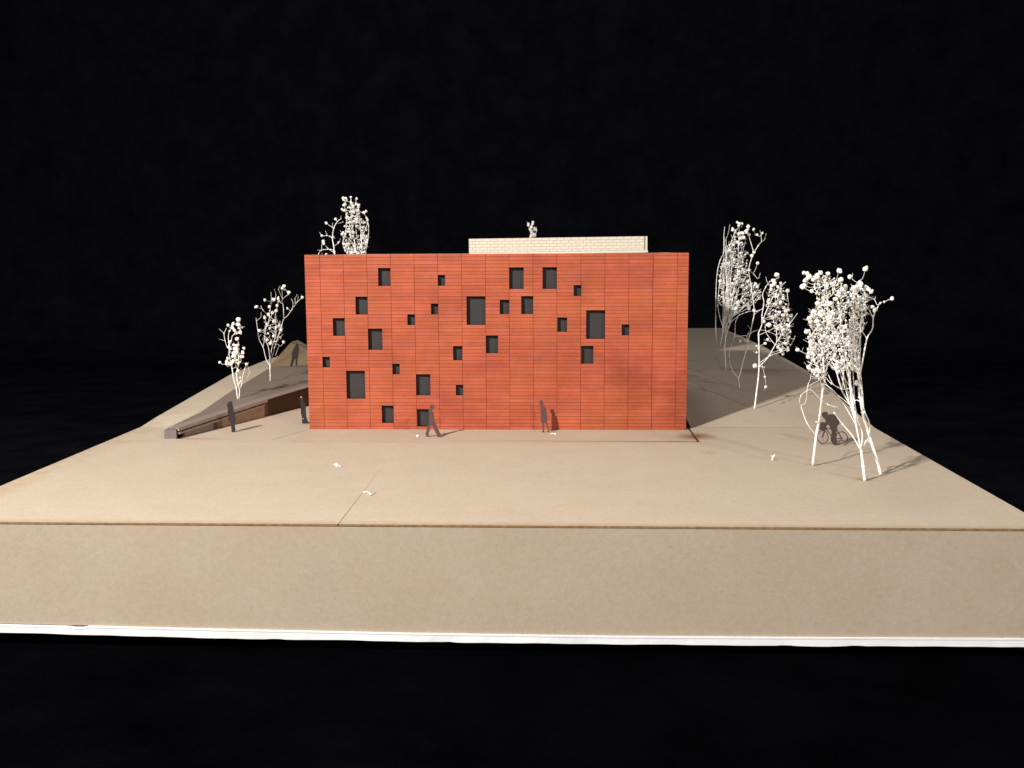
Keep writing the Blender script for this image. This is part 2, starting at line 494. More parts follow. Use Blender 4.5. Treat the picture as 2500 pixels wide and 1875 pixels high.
# ------------------------------------------------------------------ retaining wall along the sunken pavement
wall = empty('retaining_wall', (-7.1, 1.4, 0))
tag(wall, 'low layered brown retaining wall rising beside the sunken pavement', 'wall')
WO = Vector((-7.1, 1.4, 0))
WA, WBp = Vector((-8.06, -1.5, 0)), Vector((-5.0, 7.35, 0))
wd = (WBp - WA).normalized()
wn_ = Vector((wd.y, -wd.x, 0))         # towards the pavement
WL = (WBp - WA).length
def wtop(t):
    y = WA.y + wd.y * t
    tab = [(-1.5, .252), (2.07, .46), (4.3, .56), (7.4, .62)]
    return interp(tab, y)
def wall_part(name, t0, t1, zf0, zf1, off, depth, material, n=6):
    mb = MB()
    for k in range(n):
        a, b = t0 + (t1 - t0) * k / n, t0 + (t1 - t0) * (k + 1) / n
        for (p, q_) in ((a, b),):
            A0 = WA + wd * p + wn_ * off - WO; B0 = WA + wd * q_ + wn_ * off - WO
            A1 = A0 - wn_ * depth; B1 = B0 - wn_ * depth
            za0, za1, zb0, zb1 = zf0(p), zf1(p), zf0(q_), zf1(q_)
            V = lambda P_, z: (P_.x, P_.y, z)
            mb.quad(V(A0, za0), V(B0, zb0), V(B0, zb1), V(A0, za1))
            mb.quad(V(A0, za1), V(B0, zb1), V(B1, zb1), V(A1, za1))
            mb.quad(V(B1, zb0), V(A1, za0), V(A1, za1), V(B1, zb1))
            if k == 0: mb.quad(V(A1, za0), V(A0, za0), V(A0, za1), V(A1, za1))
            if k == n - 1: mb.quad(V(B0, zb0), V(B1, zb0), V(B1, zb1), V(B0, zb1))
    return mb.build(name, material, wall)
wall_part('cap_strip', 0.05, WL, lambda t: wtop(t) + .004, lambda t: wtop(t) + .022, 0.02, 0.32, M_GREYB)
wall_part('upper_strip', 0.05, 3.9, lambda t: wtop(t) - .055, lambda t: wtop(t) + .002, 0.045, 0.1, M_STRIP)
wall_part('shadow_gap', 0.05, 4.15, lambda t: wtop(t) - .12, lambda t: wtop(t) - .002, -0.03, 0.1, M_DARKB)  # near-black strip paints the shade inside the groove
wall_part('lower_strip', 0.05, 3.75, lambda t: wtop(t) - .135, lambda t: wtop(t) - .095, 0.06, 0.1, M_STRIP)
wall_part('face_panel', 1.65, 3.76, lambda t: 0.002, lambda t: wtop(t) - .137, 0.03, 0.08, M_TANW)
tag(wall_part('face_panel', 3.77, WL, lambda t: 0.002, lambda t: wtop(t) - .004, 0.015, 0.08, M_BROWN), 'dark brown panel behind the joint, shade put into its colour')
wall_part('face_panel', 0.3, 1.45, lambda t: 0.002, lambda t: wtop(t) - .137, 0.02, 0.08, M_GREYB)
wall_part('joint_block', 1.46, 1.64, lambda t: 0.002, lambda t: wtop(t) - .137, 0.0, 0.06, M_BURNT)
mb = MB()
mb.box(-8.35 + 7.1, -1.54 - 1.4, 0.0, -8.05 + 7.1, -1.46 - 1.4, 0.25)
mb.build('end_block', plain('grey_end_board', (0.15, 0.125, 0.122), 0.8, 0.2, 0.08, 10), wall)

# ------------------------------------------------------------------ the red building
H = 4.631
bld = empty('red_building', (0, 0, 0))
tag(bld, 'orange red box building with scored courses and scattered square dark windows', 'building')
WIN = [(-3.067, 40, -2.745, 45), (-1.501, 40, -1.307, 43), (-3.682, 32, -3.362, 37), (-1.691, 32, -1.499, 35), (-.756, 29, -.254, 37), (.114, 32, .37, 36),
       (-4.298, 26, -3.982, 31), (-2.318, 29, -2.118, 32), (-3.37, 22, -2.989, 28), (-.253, 21, .066, 26), (-1.124, 19, -.874, 23), (-4.598, 17, -4.403, 20),
       (-2.736, 15, -2.546, 18), (-3.973, 8, -3.477, 16), (-2.12, 9, -1.736, 15), (-1.062, 9, -.865, 12), (-3.049, 1, -2.728, 6), (-2.106, 0, -1.789, 5),
       (.37, 39, .744, 45), (1.234, 39, 1.61, 45), (2.043, 37, 2.244, 40), (.676, 32, .992, 37), (1.624, 27, 1.874, 31), (2.368, 25, 2.863, 33), (3.293, 26, 3.49, 29), (2.242, 18, 2.562, 23)]
xcols = [-5.0] + [COL_O + COL_W * k for k in range(16)] + [5.0]
zrow = lambda r: ROW_O + ROW_H * r
pieces, back = [], MB()
rows = [(-1, 0.0, ROW_O)] + [(r, zrow(r), min(zrow(r + 1), H)) for r in range(49)]
G = 0.0043
TH = 0.03
for r, z0, z1 in rows:
    cuts = sorted((w[0], w[2]) for w in WIN if w[1] <= r < w[3])
    free, x = [], -5.0
    for a, b in cuts:
        free.append((x, a)); x = b
    free.append((x, 5.0))
    for a, b in free:
        back.quad((a, 0.011, z0), (b, 0.011, z0), (b, 0.011, z1), (a, 0.011, z1))
        for k in range(len(xcols) - 1):
            lo, hi = max(a, xcols[k]), min(b, xcols[k + 1])
            if hi - lo < 0.02:
                continue
            gl = 0 if abs(lo - a) < 1e-6 else (0.010 if k == 15 else G * 1.25)
            gr = 0 if abs(hi - b) < 1e-6 else (0.010 if k == 14 else G * 1.25)
            zt, zb = (z1 - G if z1 < H - 1e-6 else z1), (z0 + G if z0 > 1e-6 else z0)
            top = any(abs(w[1] - (r + 1)) < 1e-6 and w[0] < hi and w[2] > lo for w in WIN)
            pieces.append((lo + gl, zb, hi - gr, zt))
back.build('facade_joint_backing', M_JOINT, bld)
pieces.sort(key=lambda p: (Vector(((p[0] + p[2]) / 2, 0, (p[1] + p[3]) / 2)) - CAM).length - 20 * (p[2] - p[0] > 0.4))
cache = {}
rest = MB()
for i, (x0, z0, x1, z1) in enumerate(pieces):
    jit = RND.uniform(-0.002, 0.002)
    if i < 300:
        key = (round(x1 - x0, 4), round(z1 - z0, 4))
        if key not in cache:
            q = MB(); w, h = (x1 - x0) / 2, (z1 - z0) / 2
            q.box(-w, 0, -h, w, 0.0105, h)
            cache[key] = q.mesh('facade_panel', M_RED)
        obj('facade_panel', cache[key], bld, ((x0 + x1) / 2, jit, (z0 + z1) / 2))
    else:
        rest.box(x0, jit, z0, x1, 0.0105 + jit, z1)
tag(rest.build('facade_panel_field', M_RED, bld), kind='stuff')
for wx0, r0, wx1, r1 in WIN:
    z0, z1 = zrow(r0), zrow(r1)
    if r0 == 0: z0 = ROW_O
    mb = MB()
    D, t = 0.165, 0.02
    for a in (((wx0 - t, z0 - t), (wx0, z1 + t)), ((wx1, z0 - t), (wx1 + t, z1 + t)), ((wx0, z0 - t), (wx1, z0)), ((wx0, z1), (wx1, z1 + t))):
        mb.box(a[0][0], 0.0125, a[0][1], a[1][0], D, a[1][1])
    wo = mb.build('window', M_REVEAL, bld)
    mb = MB()
    mb.box(wx0 - .01, 0.135, z0 - .01, wx1 + .01, 0.148, z1 + .01)
    mb.build('pane', M_PANE, wo)
BD = 6.0
mb = MB()
mb.box(-4.95, 0.17, 0.0, 4.95, 0.20, 4.58)
mb.build('inner_wall', M_DARKB, bld)
mb = MB()
mb.box(-4.999, 0.0125, 0.0, -4.96, BD, 4.625)
mb.build('side_wall', M_RED, bld)
mb = MB()
mb.box(4.96, 0.0125, -0.1, 4.999, BD, 4.625)
mb.build('side_wall', M_RED, bld)
mb = MB()
mb.box(-4.955, BD - .04, 0.0, 4.955, BD, 4.59)
mb.build('rear_wall', M_RED, bld)
mb = MB()
mb.box(-4.955, 0.0125, 4.595, 4.955, BD, 4.622)
mb.build('roof', M_CREAM, bld)
mb = MB()
mb.box(-1.4, 8.7, 0.3, 4.5, 20.0, 5.08)
mb.build('rear_wing', M_CREAM, bld)
mb = MB()
mb.box(-1.2, BD + .01, 0.2, 3.5, 8.69, 4.2)
mb.build('link_block', M_RED, bld)

# ------------------------------------------------------------------ cream brick box on the roof
BY, BX0, BX1 = 3.0, -0.94, 4.10
box = empty('rooftop_box', (0, BY, 4.622))
tag(box, 'long cream box scored with brick courses on the flat roof', 'roof box')
box.rotation_euler = (0, -0.0085, 0)
BH0, BRH, BRL = 0.045, 0.0835, 0.213
BT = 0.395 + 0.045
mb = MB(); mb.box(BX0, 0, -0.02, BX1 + .1, 0.04, BH0 - .006); mb.build('base_board', M_CREAM, box)
mb = MB(); mb.box(BX0 + .01, 0.008, BH0 - .005, BX1, 0.06, BT - .002); mb.build('joint_backing', M_CJOINT, box)
g = 0.0042
bc = {}
z, r = BT, 0
while z > BH0 + .01:
    zb = max(z - BRH, BH0)
    x = BX0 - (0.5 * BRL if r % 2 else 0.02)
    while x < BX1 - .001:
        a, b = max(x, BX0), min(x + BRL, BX1)
        if b - a > 0.02:
            key = (round(b - a, 3), round(z - zb, 3))
            if key not in bc:
                q = MB(); q.box(-(b - a) / 2 + g, 0, -(z - zb) / 2 + g, (b - a) / 2 - g, 0.0075, (z - zb) / 2 - g)
                bc[key] = q.mesh('brick', M_CREAM)
            obj('brick', bc[key], box, ((a + b) / 2, RND.uniform(-.0015, .0015), (z + zb) / 2))
        x += BRL
    z -= BRH; r += 1
mb = MB(); mb.box(BX1 + .002, 0.03, BH0 - .005, BX1 + .03, 3.0, BT - .004); mb.build('side_groove', M_GREYB, box)
mb = MB(); mb.box(BX1 + .032, 0.015, BH0 - .005, BX1 + .085, 3.0, BT - .002); mb.build('side_wall', M_CREAM, box)
mb = MB(); mb.box(BX0 + .01, 0.065, BT - .03, BX1 + .03, 3.0, BT - .006); mb.build('top_board', M_CREAM, box)
mb = MB(); mb.box(BX0 + .01, 0.065, -0.02, BX0 + .04, 3.0, BT - .035); mb.build('side_wall', M_CREAM, box)

# ------------------------------------------------------------------ flat card people and the cyclist
def card(name, pts, Y, th, material, parent, origin):
    """flat cut-out card standing up, outline in photo pixels placed on the plane at depth Y"""
    P = [at(x, y, 'Y', Y) - origin for x, y in pts]
    bm = bmesh.new()
    a = [bm.verts.new((p.x, -th / 2, p.z)) for p in P]
    b = [bm.verts.new((p.x, th / 2, p.z)) for p in P]
    f1 = bm.faces.new(a); f2 = bm.faces.new(b[::-1])
    for i in range(len(P)):
        j = (i + 1) % len(P)
        bm.faces.new((a[j], a[i], b[i], b[j]))
    f1.normal_update(); f2.normal_update()
    bmesh.ops.triangulate(bm, faces=[f1, f2], ngon_method='EAR_CLIP')
    bmesh.ops.recalc_face_normals(bm, faces=bm.faces[:])
    me = bpy.data.meshes.new(name)
    bm.to_mesh(me); bm.free()
    me.materials.append(material)
    return obj(name, me, parent)

def smooth_outline(pts, n=2):
    for _ in range(n):
        out = []
        for i in range(len(pts)):
            a, b = pts[i], pts[(i + 1) % len(pts)]
            out.append((a[0] * .75 + b[0] * .25, a[1] * .75 + b[1] * .25))
            out.append((a[0] * .25 + b[0] * .75, a[1] * .25 + b[1] * .75))
        pts = out
    return pts

def figure(crop, sc_, org, foot, label, material, z=0.0, Y=None):
    pts = [(org[0] + x / sc_, org[1] + y / sc_) for x, y in crop]
    base = at(foot[0], foot[1], 'Z', z) if Y is None else at(foot[0], foot[1], 'Y', Y)
    o = card('person', smooth_outline(pts, 1), base.y, 0.03, material, None, base)
    o.location = base
    tag(o, label, 'figure', 'flat card people standing on the site model')
    return o, base

walker = [(680, 440), (700, 400), (745, 378), (800, 395), (848, 460), (830, 505), (800, 548), (755, 572), (757, 600), (795, 640), (818, 700), (822, 800), (842, 940), (905, 1090), (965, 1230), (1052, 1390), (1085, 1462), (925, 1472), (928, 1430), (900, 1365), (828, 1220), (760, 1070), (718, 1110), (682, 1220), (652, 1330), (638, 1400), (668, 1478), (615, 1492), (535, 1395), (530, 1365), (578, 1250), (600, 1130), (640, 1050), (650, 900), (660, 780), (652, 650), (650, 590), (690, 545), (668, 485)]
figure(walker, 13.825, (1000, 960), (1055, 1067), 'flat dark cut out man striding past the lowest window of the red facade', M_FIGR)
woman = [(455, 390), (500, 355), (548, 335), (582, 400), (608, 430), (595, 480), (602, 522), (652, 570), (682, 650), (708, 760), (722, 900), (728, 985), (700, 1012), (732, 1120), (768, 1230), (766, 1300), (795, 1322), (700, 1338), (735, 1288), (728, 1230), (680, 1110), (640, 1005), (615, 1080), (612, 1200), (615, 1290), (628, 1335), (535, 1350), (570, 1305), (574, 1230), (550, 1080), (550, 1018), (478, 1004), (520, 950), (522, 880), (505, 870), (512, 760), (505, 640), (520, 560), (508, 490), (478, 455)]
figure(woman, 12.76, (1280, 950), (1328, 1056), 'flat dark reddish cut out woman in a short skirt near the red facade', M_FIGR)
leftf = [(285, 245), (318, 190), (360, 165), (402, 188), (396, 240), (422, 300), (432, 390), (447, 470), (467, 575), (450, 602), (450, 680), (468, 790), (430, 806), (388, 803), (384, 740), (370, 592), (335, 584), (318, 560), (323, 470), (308, 380), (313, 300)]
figure(leftf, 8.5, (520, 960), (570, 1055), 'flat near black cut out person in a long coat standing beside the layered wall', M_FIGK)
corner = [(1805, 115), (1815, 75), (1850, 58), (1880, 80), (1876, 122), (1892, 170), (1924, 220), (1924, 300), (1928, 400), (1932, 480), (1948, 540), (1975, 598), (2008, 612), (1985, 628), (1930, 622), (1928, 638), (1848, 632), (1853, 560), (1848, 490), (1828, 420), (1823, 320), (1812, 220), (1823, 160)]
fo, fb_ = figure(corner, 8.5, (520, 960), (743, 1034), 'flat black cut out person with white flecks beside the red building corner', M_FIGK)
for x, y, r_ in ((1833, 78, .016), (1880, 525, .011)):
    p = at(520 + x / 8.5, 960 + y / 8.5, 'Y', fb_.y) - fb_
    mb = MB(); mb.box(p.x - r_, -0.024, p.z - r_ * .7, p.x + r_, -0.016, p.z + r_ * .7)
    mb.build('white_fleck', M_FOAM, fo)
hill = [(870, 540), (900, 515), (942, 560), (947, 620), (967, 700), (952, 850), (937, 980), (912, 1080), (907, 1292), (858, 1292), (853, 1080), (830, 1025), (790, 1150), (742, 1280), (735, 1345), (690, 1385), (662, 1330), (690, 1200), (740, 1020), (718, 900), (768, 740), (828, 650)]
figure(hill, 13.83, (660, 800), (712, 899), 'flat brown cut out person with legs apart at the foot of the scorched ramp', M_FIGK, Y=9.6)

cb_ = at(2040, 1087, 'Z', 0.012)
cyc = empty('cyclist', cb_)
tag(cyc, 'flat dark cut out person bending over a bicycle between the white stems', 'figure', 'flat card people standing on the site model')
cx = lambda x, y: (1960 + x / 10.37, 960 + y / 10.37)
rider = [(478, 540), (498, 488), (560, 466), (622, 478), (645, 520), (625, 560), (700, 526), (790, 536), (862, 598), (925, 700), (925, 782), (880, 815), (862, 880), (882, 930), (850, 990), (842, 1130), (875, 1270), (830, 1315), (760, 1295), (738, 1240), (702, 1190), (718, 1080), (735, 1000), (708, 890), (640, 780), (605, 830), (578, 780), (582, 670), (530, 632), (498, 592)]
card('rider', smooth_outline([cx(*p) for p in rider], 1), cb_.y, 0.03, M_FIG, cyc, cb_)
card('pannier_bag', [cx(*p) for p in ((455, 738), (580, 742), (604, 810), (592, 940), (428, 932))], cb_.y - .02, 0.03, M_FIG, cyc, cb_)
def ring(name, c, rx, ry):
    mb = MB(); n = 36
    P = [at(*cx(c[0] + rx * math.cos(2 * math.pi * k / n), c[1] + ry * math.sin(2 * math.pi * k / n)), 'Y', cb_.y) - cb_ for k in range(n + 1)]
    P = [Vector((p.x, 0, p.z)) for p in P]
    mb.tube(P, [0.011] * len(P), 5)
    w = mb.build(name, M_FIG, cyc)
    cc = at(*cx(*c), 'Y', cb_.y) - cb_; cc.y = 0
    sp = MB()
    for k in range(0, 12):
        sp.tube([cc, P[k * 3]], [0.0025, 0.0025], 3)
    sp.build('spokes', M_FIG, w)
ring('wheel', (505, 1110), 135, 165)
ring('wheel', (985, 1155), 150, 180)
fr = MB()
for a, b in (((590, 900), (740, 1110)), ((560, 930), (505, 1110)), ((880, 950), (985, 1155)), ((740, 1130), (985, 1155)), ((600, 880), (860, 940)), ((540, 960), (500, 1090))):
    p, q = at(*cx(*a), 'Y', cb_.y) - cb_, at(*cx(*b), 'Y', cb_.y) - cb_
    p.y = q.y = 0
    fr.tube([p, q], [0.014, 0.014], 5)
fr.build('bicycle_frame', M_FIG, cyc)

# ------------------------------------------------------------------ dried-flower trees
def bud_mesh(seed, lobes, material):
    rr = random.Random(seed)
    bm = bmesh.new()
    for k in range(lobes):
        r_ = 1.0 if k == 0 else rr.uniform(0.6, 0.85)
        d = Vector((0, 0, 0)) if k == 0 else Vector((rr.uniform(-1, 1), rr.uniform(-1, 1), rr.uniform(-.8, 1))).normalized() * 0.85
        res = bmesh.ops.create_icosphere(bm, subdivisions=2 if k == 0 else 1, radius=r_)
        for v in res['verts']:
            n = mnoise.noise(v.co * 1.9 + Vector((seed * 3.1, k * 5.0, 0)))
            v.co = v.co * (1 + 0.30 * n)
            v.co += d
    me = bpy.data.meshes.new('bud')
    bm.to_mesh(me); bm.free()
    me.materials.append(material)
    me.polygons.foreach_set('use_smooth', [True] * len(me.polygons))
    return me
BUDS = [bud_mesh(k, (1, 2, 1, 3, 2, 1)[k], M_BUDY if k == 5 else M_BUD) for k in range(6)]

def catmull(P, sub=4):
    out = []
    for i in range(len(P) - 1):
        p0, p1, p2, p3 = P[max(i - 1, 0)], P[i], P[i + 1], P[min(i + 2, len(P) - 1)]
        for k in range(sub):
            t = k / sub
            out.append(0.5 * ((2 * p1) + (p2 - p0) * t + (2 * p0 - 5 * p1 + 4 * p2 - p3) * t * t + (3 * p1 - p0 - 3 * p2 + p3) * t ** 3))
    out.append(P[-1].copy())
    return out

def inside(poly, x, y):
    c = False
    for i in range(len(poly)):
        (x1, y1), (x2, y2) = poly[i], poly[i - 1]
        if (y1 > y) != (y2 > y) and x < (x2 - x1) * (y - y1) / (y2 - y1) + x1:
            c = not c
    return c

def fan(starts, ends, n, seed, ra=.010, rb=.005):
    """n thin upright stems running from around the start pixels to the end pixels"""
    q = random.Random(seed)
    out = []
    for k in range(n):
        a, b = q.choice(starts), (q.uniform(ends[0], ends[2]), q.uniform(ends[1], ends[3]))
        c = q.uniform(-.25, .25)
        p1 = (a[0] + (b[0] - a[0]) * (.33 + c * .5), a[1] + (b[1] - a[1]) * .36)
        p2 = (a[0] + (b[0] - a[0]) * (.72 + c * .4), a[1] + (b[1] - a[1]) * .7)
        out.append(([a, p1, p2, b], ra, rb))
    return out

def tree(label, base, stems, buds, budr, fill=None, nfill=0, bare=0, depth=0.25, seed=1, r0=0.035, rtw=0.0085, fill_r=0.8, stray=0):
    """base: Vector on the ground. stems: [(pixel polyline, start radius, end radius)]; buds: pixel points; the crown is grown from the stems"""
    rr = random.Random(seed)
    Y0 = base.y
    def W(x, y, j=0.0):
        return at(x, y, 'Y', Y0 + j)
    root = empty('model_tree', base)
    tag(root, label, 'model tree', 'dried flower trees on the site model')
    nodes = []
    tr = MB()
    for si, (pl, ra, rb) in enumerate(stems):
        P = [base.copy() if p is None else W(p[0], p[1], (p[2] if len(p) > 2 else rr.uniform(-depth, depth) * .5)) for p in pl]
        if si and P[0] is not base:
            pass
        # joined to the nearest earlier node when it starts on a stem
        if pl[0] is not None and nodes and not (len(pl[0]) > 2):
            nn = min(nodes, key=lambda n: (n - P[0]).length + abs(n.z - P[0].z))
            if (Vector((nn.x, 0, nn.z)) - Vector((P[0].x, 0, P[0].z))).length < 0.12:
                P[0] = nn.copy()
        S = catmull(P, 5)
        rad = [ra + (rb - ra) * k / (len(S) - 1) for k in range(len(S))]
        rad = [q * (1 + 0.12 * rr.uniform(-1, 1)) for q in rad]
        tr.tube([p - base for p in S], rad, 6)
        # little swollen knots where the pixels of the polyline bend
        for p in P[1:-1]:
            if rr.random() < .5:
                d = Vector((0, 0, 0.025))
                tr.tube([p - d - base, p - base, p + d - base], [ra * .6, (ra + rb) * .75 + .004, ra * .6], 6)
        nodes += S[2:]
    tr.build('trunk', M_STEM, root, smooth=True)
    targets = []
    for b_ in buds:
        targets.append((W(b_[0], b_[1], rr.uniform(-depth, depth)), (b_[2] if len(b_) > 2 else budr) * rr.uniform(.88, 1.12)))
    if fill:
        xs, ys = [p[0] for p in fill], [p[1] for p in fill]
        k = 0
        while k < nfill + bare:
            x, y = rr.uniform(min(xs), max(xs)), rr.uniform(min(ys), max(ys))
            if inside(fill, x, y):
                targets.append((W(x, y, rr.uniform(-depth, depth)), budr * fill_r * rr.uniform(.7, 1.1) if k < nfill else 0))
                k += 1
    pxu = FPX / (W(1250, 900) - CAM).length
    tw = MB()
    crown_buds = []
    rest_ = targets[:]
    rr.shuffle(rest_)
    rest_.sort(key=lambda t: min((t[0] - n).length for n in nodes))
    for p, br in rest_:
        best, bc_ = None, 1e9
        for n in nodes:
            d = p - n
            c = d.length + 1.5 * max(0, n.z - p.z + 0.03) + 0.4 * abs(d.y)
            if c < bc_:
                best, bc_ = n, c
        d = p - best
        ln = d.length
        bow = Vector((rr.uniform(-.16, .16), rr.uniform(-.16, .16), -0.14)) * ln
        mid1, mid2 = best + d * .35 + bow, best + d * .72 + bow * .6
        S = catmull([best, mid1, mid2, p], 3)
        ra = rtw * (1.25 if ln > .4 else 1)
        tw.tube([q - base for q in S], [ra + (rtw * .7 - ra) * k / (len(S) - 1) for k in range(len(S))], 4)
        nodes += S[3:-1]
        if br > 0:
            crown_buds.append((p, br / pxu))
        # short bare side twigs
        if ln < .5 and rr.random() < .42:
            q0 = S[-4]
            for _ in range(rr.choice((1, 1, 2))):
                q1 = q0 + (d.normalized() * .6 + Vector((rr.uniform(-1, 1), rr.uniform(-.6, .6), rr.uniform(-.1, 1)))).normalized() * rr.uniform(.06, .17)
                tw.tube([q0 - base, (q0 + q1) * .5 - base + Vector((0, 0, -.01)), q1 - base], [rtw * .65, rtw * .55, rtw * .4], 3)
    cr = tw.build('crown', M_STEM, root, smooth=True)
    for p, r_ in crown_buds:
        o = obj('bud', BUDS[rr.randrange(6)], cr, p - base)
        s_ = r_ * rr.uniform(.85, 1.05)
        o.scale = (s_ * rr.uniform(.82, 1.15), s_ * rr.uniform(.82, 1.15), s_ * rr.uniform(.78, 1.15))
        o.rotation_euler = (rr.uniform(0, 6), rr.uniform(0, 6), rr.uniform(0, 6))
    return root

def on_right(px, py):
    """the point of the right-hand slope seen at a pixel"""
    z = 0.2
    for _ in range(30):
        p = at(px, py, 'Z', z)
        z = 0.014 + max(0, p.y - .366) * 0.0811 if p.y < 8.2 else 0.643 + (p.y - 8.2) * .0165
    return at(px, py, 'Z', z)

def C(sc_, ox, oy, pts):
    return [(ox + p[0] / sc_, oy + p[1] / sc_) + tuple(q / sc_ for q in p[2:]) for p in pts]

# three front trees on the right: one leaning left stem, two crossing stems
c5 = lambda pts: C(2.86, 1900, 620, pts)
c4 = lambda pts: C(5.53, 1940, 640, pts)
allb = c4([(125, 145), (195, 195), (140, 250), (130, 310), (265, 215), (350, 145), (455, 155), (230, 390), (360, 240), (420, 210), (600, 115), (745, 195), (955, 95), (620, 240), (690, 330), (890, 300), (840, 330), (965, 345), (1000, 370), (1030, 400), (965, 445), (1315, 490), (1050, 605), (1085, 640), (310, 560), (340, 600), (255, 670), (345, 690), (350, 725), (200, 755), (160, 940), (40, 1185), (835, 615), (860, 540), (640, 740), (910, 790), (940, 610), (300, 800), (215, 800), (330, 850), (380, 910), (400, 990), (215, 1065), (220, 1130), (270, 1150), (190, 1230), (180, 1280), (240, 1240), (340, 1260), (190, 1420), (250, 1470), (300, 1450), (390, 1500), (540, 1290), (350, 1570), (560, 1080), (640, 930), (680, 880), (720, 1100), (780, 1130), (740, 1380), (835, 1620), (640, 370), (560, 500), (480, 560), (520, 700), (580, 680), (460, 780), (650, 720), (170, 150), (250, 240), (310, 200), (100, 330), (175, 220), (300, 180), (880, 270), (800, 350), (440, 320), (500, 290)])
b8 = [p for p in allb if p[0] < 2012 and p[1] > 745]
b9 = [p for p in allb if p not in b8 and p[0] < 2068]
b10 = [p for p in allb if p not in b8 and p not in b9]
base8, base9, base10 = at(1984, 1137, 'Z', .012), at(2111, 1174, 'Z', .012), at(2150, 1158, 'Z', .012)
def st(pts, a, b, grounded=False):
    return (([None] if grounded else []) + list(pts), a, b)
tree('white dried stem tree nearest the cyclist, one leaning trunk with a looping twig', base8,
     [st(c5([(265, 1270), (290, 1130), (303, 1010), (312, 920), (320, 830), (310, 700), (290, 600)]), 0.0296, 0.0113, True),
      st(c5([(275, 1190), (300, 1060), (318, 930), (335, 820), (345, 690)]), 0.0155, 0.0071),
      st(c5([(265, 1270), (200, 1180), (162, 1075), (150, 1030), (158, 990), (185, 965), (230, 950), (290, 1010), (345, 1050), (425, 1070)]), 0.0092, 0.0042),
      st(c5([(160, 1075), (192, 1030), (205, 925), (225, 870), (235, 800)]), 0.0071, 0.0049),
      st(c5([(205, 925), (270, 890), (330, 860)]), 0.0064, 0.0042),
      st(c5([(280, 1175), (265, 1172)]), 0.0212, 0.0169),
      st(c5([(345, 1050), (400, 1075)]), 0.0049, 0.0028)] + fan([(2008, 945), (2011, 915)], (1972, 800, 2020, 880), 6, 81),
     b8, 5.8, [(1975, 760), (1995, 745), (2015, 760), (2025, 800), (2028, 860), (2024, 912), (2000, 930), (1974, 900), (1972, 840), (1975, 800)], 150, 190, depth=.3, seed=8, fill_r=.48, rtw=.0058)
tree('white dried stem tree with a broken side stub, trunk second from the right edge', base9,
     [st(c5([(593, 1480), (578, 1370)]), 0.0317, 0.0282, True),
      st(c5([(578, 1370), (545, 1200), (518, 1075), (505, 960), (490, 840), (470, 700), (440, 520), (420, 330)]), 0.0212, 0.0071),
      st(c5([(580, 1370), (515, 1265), (450, 1190), (388, 1105)]), 0.0183, 0.0127),
      st(c5([(590, 1360), (586, 1250), (545, 1140), (525, 1060), (500, 930)]), 0.0141, 0.0084),
      st(c5([(518, 1075), (470, 1000), (440, 940), (410, 830), (400, 700), (370, 500), (330, 330), (280, 240)]), 0.0141, 0.0057),
      st(c5([(440, 940), (370, 905), (330, 860)]), 0.0071, 0.0049),
      st(c5([(500, 900), (455, 850), (430, 770)]), 0.0084, 0.0057)] + fan([(2080, 998), (2075, 945), (2054, 949), (2090, 1040)], (2010, 780, 2085, 890), 9, 91, .010, .005) + [([(2090, 1040), (2062, 990), (2036, 955), (2014, 938)], .008, .006), ([(2080, 998), (2050, 968), (2026, 950), (2000, 905)], .007, .005), ([(2075, 945), (2058, 950), (2036, 940), (2022, 915)], .007, .005)],
     b9, 5.8, [(1985, 690), (2010, 672), (2045, 680), (2070, 700), (2075, 800), (2072, 900), (2045, 912), (2025, 890), (2016, 800), (2000, 745)], 245, 260, depth=.38, seed=9, fill_r=.48, rtw=.0058)
tree('white dried stem tree furthest right, with one bud reaching out alone to the right', base10,
     [st(c5([(690, 1440), (655, 1330), (620, 1220), (590, 1110), (570, 1000), (562, 890)]), 0.0324, 0.0240, True),
      st(c5([(562, 890), (590, 740), (620, 590), (658, 520), (666, 430), (712, 345), (740, 335), (782, 314)]), 0.0183, 0.0057),
      st(c5([(562, 900), (548, 780), (540, 690), (530, 560), (525, 400), (530, 260), (560, 190)]), 0.0183, 0.0064),
      st(c5([(620, 590), (585, 540), (560, 490), (545, 440)]), 0.0099, 0.0057),
      st(c5([(662, 440), (640, 400), (600, 340)]), 0.0077, 0.0042),
      st(c5([(712, 345), (692, 355), (672, 320), (640, 300)]), 0.0077, 0.0042),
      st(c5([(672, 320), (682, 292)]), 0.0057, 0.0028),
      st(c5([(655, 1320), (620, 1300), (598, 1340)]), 0.0127, 0.0141),
      st(c5([(650, 1290), (640, 1200), (600, 1090), (585, 1000)]), 0.0155, 0.0099),
      st(c5([(572, 1040), (545, 1020), (520, 1060)]), 0.0099, 0.0064)] + fan([(2097, 960), (2094, 925), (2110, 1015)], (2060, 740, 2105, 880), 8, 101, .010, .005),
     b10, 5.8, [(2075, 700), (2100, 695), (2122, 725), (2110, 790), (2098, 830), (2100, 860), (2090, 905), (2075, 900), (2072, 800)], 175, 190, depth=.36, seed=10, fill_r=.48, rtw=.0058)

